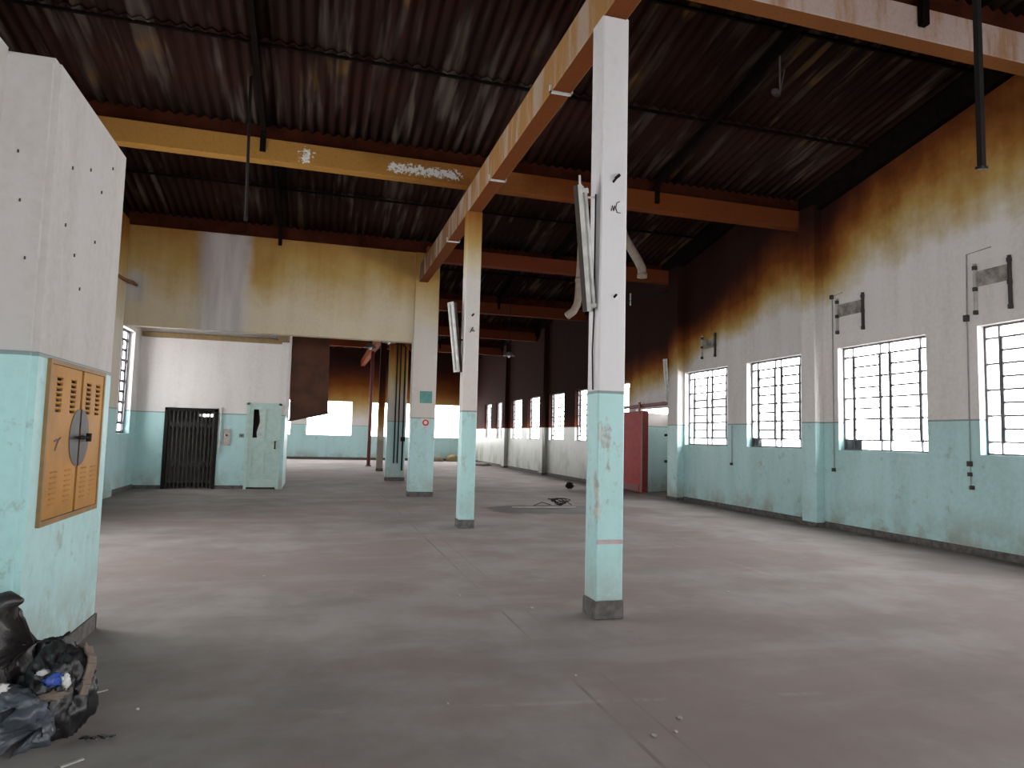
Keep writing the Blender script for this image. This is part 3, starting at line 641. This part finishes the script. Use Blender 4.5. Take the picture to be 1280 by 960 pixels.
# ------------------------------------------------------------------ fluorescent battens
def batten(label, p0, p1, side, wd=.11, deep=.09):
    """white tray with a dark back spine and one tube; side = unit direction the tray faces"""
    p0, p1, s = Vector(p0), Vector(p1), Vector(side).normalized(); ax = (p1-p0).normalized()
    e = empty('fluorescent_batten', p1); tag(e, label, 'light fitting')
    obj('tray', bar(B(), p0, p1, wd, .035, s), M_WHITE, e)
    obj('spine', bar(B(), p0 - s*(.016+deep/2), p1 - s*(.016+deep/2), wd*.6, deep, s), plain('batten_spine', (.07,.055,.05), .7), e)
    q0, q1 = p0 + ax*.05 + s*.04, p1 - ax*.05 + s*.04
    obj('tube', tube(B(), [q0, q1], .016, 10), M_TUBE, e, True)
    for q in (q0, q1): obj('lamp_holder', bar(B(), q - ax*.02, q + ax*.02, .035, .05, s), M_WHITE, e)
    return e
b1 = batten('white fluorescent batten hanging askew at the side of the scuffed white and turquoise column', (2.29,5.78,3.96), (2.405,5.78,2.78), (.80,-.6,0), .10, .05)
obj('hanger_arm', tube(B(), [(2.33,5.80,3.86),(2.46,5.80,3.88)], .010, 6), M_WHITE, b1); obj('hanger_arm', tube(B(), [(2.37,5.80,3.0),(2.46,5.80,2.95)], .010, 6), M_DARK, b1)
obj('wire', tube(B(), [(2.28,5.78,3.95),(2.275,5.78,4.06)], .010, 6), M_WHITE, b1)
b2 = batten('white fluorescent batten leaning at the side of the orange-topped column', (2.21,11.75,3.96), (2.36,11.75,2.72), (-.85,-.5,0), .13)
obj('hanger_arm', tube(B(), [(2.30,11.76,3.3),(2.46,11.76,3.3)], .014, 6), M_DARK, b2)
b3 = batten('white fluorescent batten hanging upright on the pilaster above the doorway of the red door', (9.33,16.95,3.88), (9.42,16.95,2.68), (-.8,-.6,0), .12)
obj('hanger_arm', tube(B(), [(9.38,16.93,3.3),(9.45,16.9,3.3)], .014, 6), M_DARK, b3)

# ------------------------------------------------------------------ ducts, rods, hanging lamps
dp = empty('down_pipe', (5.58, 14, 4.3)); tag(dp, 'beige down pipe ending in an elbow, hanging left of the near column shaft', 'pipe')
obj('pipe_run', tube(B(), [(5.62,14,7.33),(5.57,14,5.6),(5.53,14,4.75),(5.50,14,4.58),(5.42,14,4.43),(5.27,14,4.31)], .085, 14), M_PIPE, dp, True)
obj('collar', tube(B(), [(5.555,14,5.2),(5.55,14,5.1)], .10, 14), M_PIPE, dp, True)
dp = empty('down_pipe', (7.1, 14, 5.4)); tag(dp, 'beige pipe slanting down from the roof and turning straight down at its open end', 'pipe')
obj('pipe_run', tube(B(), [(6.45,14,7.33),(6.47,14,6.75),(6.62,14,6.28),(7.0,14,5.72),(7.09,14,5.55),(7.10,14,5.36)], .10, 14), M_PIPE, dp, True)
obj('collar', tube(B(), [(7.10,14,5.44),(7.10,14,5.34)], .115, 14), M_PIPE, dp, True)
hr = empty('hanging_rod', (5.74, 4.6, 4.13)); tag(hr, 'dark square rod with a small foot plate hanging from the roof', 'rod')
obj('rod', bbox(5.715, 5.765, 4.575, 4.625, 4.15, 6.86), M_DARK, hr); obj('foot_plate', bar(B(), (5.65,4.56,4.13),(5.83,4.64,4.18), .05, .025), M_DARK, hr)
hr = empty('hanging_rod', (-1.14, 10.5, 4.7)); tag(hr, 'thin dark conduit rod hanging from the roof in front of the tan cross beam', 'rod')
obj('rod', tube(B(), [(-1.165,10.5,6.93),(-1.125,10.5,4.72)], .022, 8), M_DARK, hr, True); obj('tip', tube(B(), [(-1.125,10.5,4.74),(-1.125,10.5,4.68)], .03, 8), M_DARK, hr)
hl = empty('hanging_lamp', (6.1, 8.2, 6.8)); tag(hl, 'lamp holder with a small pale shade on two wires under the roof', 'lamp')
obj('stem', tube(B(), [(6.22,8.0,7.20),(6.22,8.0,6.66)], .013, 6), plain('pale_wire', (.20,.17,.16), .6), hl); obj('stem', tube(B(), [(6.30,8.0,7.0),(6.23,8.0,6.68)], .009, 6), bpy.data.materials['pale_wire'], hl)
obj('shade', tube(B(), [(6.20,8.0,6.69),(6.17,8.0,6.66),(6.15,8.0,6.63)], [.015, .045, .075], 12), plain('old_enamel', (.09,.08,.075), .8, 0, .05), hl, True)
for i, (x, y, z, lb_) in enumerate(((2.05,21.0,4.42,'caged reflector lamp hanging in the dark just left of the wide column'),(1.55,21.6,4.30,'caged reflector lamp hanging below the edge of the stained upper wall'),(6.2,22.0,4.35,'reflector lamp on a thin stem hanging in the dark far part of the hall'),(3.55,24.0,4.3,'reflector lamp hanging behind the wide column with the green plate'))):
    hl = empty('hanging_lamp', (x, y, z)); tag(hl, lb_, 'lamp')
    obj('stem', tube(B(), [(x,y,z+.12),(x,y,zroof(y, 4 if y < 23.5 else 5)-.02)], .012, 6), M_DARK, hl)
    obj('reflector', tube(B(), [(x,y,z+.12),(x,y,z+.06),(x,y,z-.02)], [.05, .13, .20], 16, False), plain('tarnished_reflector', (.28,.28,.27), .35, .5), hl, True)
    obj('bulb', tube(B(), [(x,y,z+.06),(x,y,z-.02),(x,y,z-.08)], [.03, .06, .02], 10), M_TUBE, hl, True)
hp = empty('wall_bracket_bar', (9.3, 17.4, 5.9)); tag(hp, 'thin slanting iron bracket bar high beside the pilaster near the red door', 'bracket')
obj('bar', bar(B(), (9.45,17.1,5.9),(7.6,18.1,5.25), .035, .05), M_DARK, hp); obj('drop', bar(B(), (8.55,17.58,5.45),(8.55,17.58,5.8), .03, .03, (1,0,0)), M_WHITE, hp)

# ------------------------------------------------------------------ wall brackets and conduits on the right wall
M_BRK = plain('bracket_iron', (.05,.042,.04), .7)
def bracket_set(label, ya, yb, zt, drop, mark):
    e = empty('wall_bracket', (XW, (ya+yb)/2, zt-drop)); tag(e, label, 'bracket')
    for y in (ya, yb):
        obj('upright', bbox(XW-.05, XW+.002, y-.016, y+.016, zt-drop, zt), plain('bracket_pale', (.48,.46,.44), .8) if y == ya else M_BRK, e)
        for z in (zt-.06, zt-drop*.5, zt-drop+.03): obj('lug', bbox(XW-.06, XW+.002, y-.024, y+.024, z-.04, z+.025, .004), M_BRK, e)
    obj('soot_plate', bbox(XW-.012, XW+.002, min(ya,yb)+.02, max(ya,yb)-.02, zt-.36, zt-.12), plain('sooty_plate', (.40,.37,.335), .9, 0, .05, .6, 5), e)
def conduit(label, pts, boxes):
    e = empty('wall_conduit', pts[-1]); tag(e, label, 'conduit')
    obj('pipe_run', tube(B(), pts, .009, 6), plain('painted_conduit', (.33,.34,.335), .7), e)
    for y, z, s in boxes: obj('junction_box', bbox(XW-.06, XW+.002, y-s*.7, y+s*.7, z-s, z+s, .004), M_BRK, e)
bracket_set('pair of iron wall brackets above the window beside the heat-stained pilaster', 10.72, 10.08, 4.42, .68, 0)
bracket_set('larger pair of iron wall brackets with a dark soot mark above a window', 7.86, 7.32, 4.42, .78, 0)
bracket_set('sooty bracket remains above the small window nearest the red door', 15.5, 14.9, 4.35, .6, 0)
conduit('thin conduit running down the wall from the brackets beside the heat-stained pilaster', [(XW-.014,10.60,4.52),(XW-.014,10.86,4.50),(XW-.014,10.86,3.6),(XW-.014,10.86,1.1)], [(10.86,1.12,.035),(10.86,4.48,.04)])
conduit('thin conduit running down the bare wall between two steel windows', [(XW-.014,7.6,4.62),(XW-.014,8.0,4.60),(XW-.014,8.02,3.6),(XW-.014,8.03,1.0)], [(8.03,1.36,.04),(8.03,1.2,.03),(8.0,1.0,.03),(8.02,3.6,.05)])
conduit('short conduit below the window nearest the red door', [(XW-.014,14.2,2.0),(XW-.014,14.2,1.05)], [(14.2,1.08,.03)])

# ------------------------------------------------------------------ rubbish
def crumple(name, c, r, seed, mat, parent=None, amp=.22, sub=4, base=None, rot=0, freq=2.2):
    bm = B(); bmesh.ops.create_icosphere(bm, subdivisions=sub, radius=1)
    off = Vector((seed*7.3, seed*3.1, seed*1.7))
    for v in bm.verts:
        n = v.co.normalized(); q = n*freq + off
        rid = 1 - abs(noise.noise(q*1.6))*2; rid2 = 1 - abs(noise.noise(q*3.7 + off))*2; fold = 1-abs(noise.noise(q*8.0))*2
        th = math.atan2(n.y, n.x); cr = Vector((math.cos(th)*3.2, math.sin(th)*3.2, n.z*.9)) + off
        crease = 1 - abs(noise.noise(cr*1.3))*2.4; crease2 = 1 - abs(noise.noise(cr*3.1 + off))*2.4
        k = 1 + amp*(.8*noise.noise(q) + .22*rid - .2 + (.35*crease + .16*crease2)*(1 if sub > 3 else .2) + .04*fold)
        if sub > 4:                                # film: concave facets between sharp ridges
            va = noise.voronoi(Vector((q.x, q.y, q.z*.6))*1.25)[0]; vb = noise.voronoi(q*2.9 + off)[0]
            k = 1 + amp*(.9*noise.noise(q) + .16*crease - 1.1*min(va[1]-va[0], .5) - .55*min(vb[1]-vb[0], .5) + .42)
        v.co = Vector((n.x*r[0]*k, n.y*r[1]*k, n.z*r[2]*k))
    bm.transform(Matrix.Translation(c) @ Matrix.Rotation(rot, 4, 'Z'))
    if base is not None:
        for v in bm.verts:
            if v.co.z < base: v.co.z = base + (v.co.z-base)*.02 if v.co.z-base > -5 else base
            if v.co.z < base: v.co.z = base
    return obj(name, bm, mat, parent, True)
def plastic(name, col):
    n = NT(name); f = n.noise(11, 6, .7); g_ = n.noise(34, 3, .6, off=(2, 2, 2)); h = n.math('ADD', n.math('ABSOLUTE', n.math('SUBTRACT', f, .5)), n.math('MULTIPLY', g_, .25))
    return n.fin(n.mix(n.ramp01(f, .35, .65), col, tuple(q*.6 for q in col)), .38, h, .010, .45)
M_BAGK = plastic('black_bag_film', (.016, .015, .017)); M_BAGG = plastic('grey_bag_film', (.068, .078, .095)); M_BAGB = plastic('dull_black_film', (.022, .019, .019))
BAGS = []
def bag(label, mat, lumps, neck=None):
    e = empty('rubbish_bag', (lumps[0][0][0], lumps[0][0][1], 0)); tag(e, label, 'rubbish bag')
    c, r, sd, rot = lumps[0]; BAGS.append(crumple('bag_body', c, r, sd, mat, e, .30, 5, .0, rot))
    if neck: 
        nk = [Vector(p) for p in neck[0]]
        obj('bag_neck', tube(B(), nk, neck[1], 12), mat, e, True)
    return e
bag('tall dull black rubbish bag leaning against the pier front', M_BAGB, [((-1.66,4.38,.25), (.20,.20,.38), 3, .3)], ([(-1.64,4.36,.50),(-1.60,4.34,.60),(-1.53,4.32,.66),(-1.47,4.30,.655)], [.14,.11,.05,.015]))
bag('shiny black rubbish bag wedged between the other bags at the pier corner', M_BAGK, [((-1.36,4.51,.18), (.14,.11,.21), 5, .3)])
bag('grey-blue rubbish bag slumped at the front of the pile', M_BAGG, [((-1.44,4.03,.12), (.24,.14,.17), 8, .1)])
bag('torn black rubbish bag with litter spilling from it', M_BAGK, [((-1.24,4.20,.17), (.155,.16,.23), 11, 1.4)])
from mathutils.bvhtree import BVHTree
def tree_of(o): return BVHTree.FromPolygons([v.co.copy() for v in o.data.vertices], [tuple(p.vertices) for p in o.data.polygons])
def press(b, a, gap=.001):                         # film of b gives way where it meets a
    t = tree_of(a)
    for v in b.data.vertices:
        loc, n_, _, dist = t.find_nearest(v.co)
        if (v.co - loc).dot(n_) < 0 and dist < .25:
            v.co = loc + n_*gap
            if v.co.z < 0: v.co.z = 0
for b in BAGS:
    c = sum((v.co for v in b.data.vertices), Vector())/len(b.data.vertices)
    if sum(1 if (p.center - c).dot(p.normal) > 0 else -1 for p in b.data.polygons) < 0: b.data.flip_normals()
    for v in b.data.vertices:
        v.co.x = max(v.co.x, -1.87)
        if v.co.x < -1.6: v.co.y = min(v.co.y, 4.64)
for i_, j_ in ((1, 0), (0, 1), (2, 0), (3, 1), (3, 2), (2, 3), (3, 0)): press(BAGS[i_], BAGS[j_])
def on_bag(b, p, lift):                            # point on the outer side of bag b that lies outwards of p
    c = sum((v.co for v in b.data.vertices), Vector())/len(b.data.vertices); d_ = (Vector(p) - c).normalized()
    loc, n_, _, _ = tree_of(b).ray_cast(c + d_*1.2, -d_); return loc + d_*lift
def settle(o, lift, b=3):                          # lay a scrap on the bag
    c = sum((v.co for v in o.data.vertices), Vector())/len(o.data.vertices); t_ = on_bag(BAGS[b], c, lift) - c
    for v in o.data.vertices: v.co += t_
    return o
tag(settle(crumple('wrapper', (-1.215,4.06,.305), (.05,.02,.03), 2, plain('blue_wrapper', (.05,.10,.42), .25), None, .95, 3, None, .4, 3.4), 0.016), 'crumpled blue wrapper on the torn rubbish bag', 'wrapper')
tag(settle(crumple('paper_scrap', (-1.165,4.055,.30), (.018,.015,.035), 4, plain('white_paper', (.62,.62,.62), .5), None, .95, 3, None, .4, 3.4), 0.01), 'white paper scrap right beside the blue wrapper', 'scrap')
tag(settle(crumple('paper_scrap', (-1.29,4.08,.365), (.028,.02,.014), 6, bpy.data.materials['white_paper'], None, .95, 3, None, .4, 3.4), 0.01), 'white paper scrap on top of the torn rubbish bag', 'scrap')
tag(settle(crumple('paper_scrap', (-1.43,3.98,.30), (.035,.02,.028), 7, bpy.data.materials['white_paper'], None, .95, 3, None, .4, 3.4), 0.01, 2), 'pale label scrap caught on the grey-blue rubbish bag', 'scrap')
M_CARD = plain('dirty_cardboard', (.17,.135,.11), .9)
P = [Vector(q) for q in ((-1.21,4.30,.42),(-1.12,4.22,.37),(-1.08,4.14,.28),(-1.07,4.10,.18))]; Q = []
for a, b in zip(P, P[1:]): Q += [on_bag(BAGS[3], a.lerp(b, t_/4), .014) for t_ in range(4)]
bm = B()
for a, b in zip(Q, Q[1:]): bar(bm, a, b, .05, .010, (1,-.6,.3))
strip = obj('cardboard_strip', bm, M_CARD)
tag(strip, 'bent dirty cardboard strip over the edge of the torn rubbish bag', 'cardboard')
tag(settle(crumple('cardboard_scrap', (-1.22,4.03,.235), (.075,.02,.022), 9, M_CARD, None, .95, 3, None, .4, 3.4), 0.012), 'flattened cardboard scrap sticking out below the blue wrapper', 'cardboard')
bm = B()
for i in range(7): bar(bm, (-1.08+.02*i, 4.05+.02*math.sin(i*2), .012), (-1.05+.022*i, 4.0+.03*math.cos(i*3), .02+.01*(i%2)), .02, .006)
tag(obj('plastic_shred', bm, M_BAGK), 'thin shred of black film on the floor beside the rubbish bags', 'shred')
# litter on the floor
M_LIT = plain('pale_litter', (.50,.47,.44), .8)
def proj_floor(px, py):
    v = fw + r2*(px-640)/F_PX - u2*(py-480)/F_PX; t = -EYE/v.z; return v.x*t, v.y*t
for i, (px, py, s) in enumerate(((850,898,.013),(818,920,.012),(172,887,.007),(575,745,.010),(440,740,.010),(720,845,.008),(845,915,.008),(330,720,.014),(1000,700,.02),(910,740,.015),(560,880,.006),(665,760,.012))):
    x, y = proj_floor(px, py)
    bm = B(); k = 6; vs = [bm.verts.new((x + s*(1+.5*random.random())*math.cos(6.283*j/k), y + s*1.3*(1+.5*random.random())*math.sin(6.283*j/k), .001)) for j in range(k)]
    tp = [bm.verts.new((v.co.x, v.co.y, .004+.006*random.random())) for v in vs]
    bm.faces.new(vs); bm.faces.new(tp)
    for j in range(k): bm.faces.new((vs[j], vs[(j+1)%k], tp[(j+1)%k], tp[j]))
    tag(obj('litter_chip', bm, M_LIT), 'small pale chip of litter lying on the worn floor', 'litter', 'litter chips on the floor')
for i, (px, py, a, ln) in enumerate(((123,866,.5,.10),(90,955,.7,.10))):
    x, y = proj_floor(px, py)
    tag(obj('paper_strip', bar(B(), (x-ln/2*math.cos(a), y-ln/2*math.sin(a), .005), (x+ln/2*math.cos(a), y+ln/2*math.sin(a), .006), .018, .006), M_LIT), ('pale paper strip on the dark floor before the pier' , 'pale paper strip on the floor in front of the grey-blue rubbish bag')[i], 'litter')
wx, wy = proj_floor(693, 632)
e = empty('wire_tangle', (wx, wy, 0)); tag(e, 'tangle of black wire lying on the oily wet patch of floor', 'wire')
for k in range(5):
    pts = []
    for j in range(22):
        t = j/21*6.283*(1+.15*k); rr = .11+.07*math.sin(2.3*t+k)+.03*k*.5
        pts.append((wx+rr*math.cos(t+k)+.04*k, wy+rr*.8*math.sin(t+k), .02+.14*abs(math.sin(t*.5+k*.8))))
    obj('strand', tube(B(), pts, .009, 5), M_DARK, e)
obj('strand', tube(B(), [(wx-.1,wy,.02),(wx-.35,wy-.1,.09),(wx-.55,wy-.1,.012)], .01, 5), M_DARK, e); obj('strand', tube(B(), [(wx+.1,wy,.1),(wx+.3,wy,.1),(wx+.42,wy-.05,.012)], .01, 5), M_DARK, e)
bm = B(); a = proj_floor(640, 634.5); b = proj_floor(720, 634.5)
tag(obj('floor_strip', bar(B(), (a[0],a[1],.01),(b[0],b[1],.01), .035, .018), plain('pale_lath', (.45,.42,.40), .8)), 'thin pale lath lying across the oily wet patch', 'lath')
x, y = proj_floor(712, 611)
tag(crumple('rubble_lump', (x,y,.1), (.13,.10,.09), 21, M_DARK, None, .8, 3, 0), 'black lump of rubbish on the floor near the right wall past the wet patch', 'rubble')
for i, (x, sz, sd) in enumerate(((7.2,.25,31),(8.15,.36,32),(9.1,.30,33))):
    tag(crumple('rubble_heap', (x,41.1,.06), (.40,.3,sz), sd, plain('rubble_%d' % i, ((.20,.17,.12),(.24,.20,.10),(.14,.13,.11))[i], .9), None, .25, 3, 0), ('low brown heap of rubble at the far wall below its window', 'tallest yellowish heap of rubble at the far wall below its window', 'grey heap of rubble at the far wall beside the corner')[i], 'rubble', 'rubble heaps along the far wall')
x, y = proj_floor(607, 582)
tag(crumple('rubble_heap', (x-.3,y,.05), (.6,.6,.12), 41, plain('rubble_pale', (.33,.31,.28), .9), None, .4, 3, 0), 'low pale heap of debris at the foot of the right wall, far down the hall', 'rubble')
bpy.context.view_layer.update()
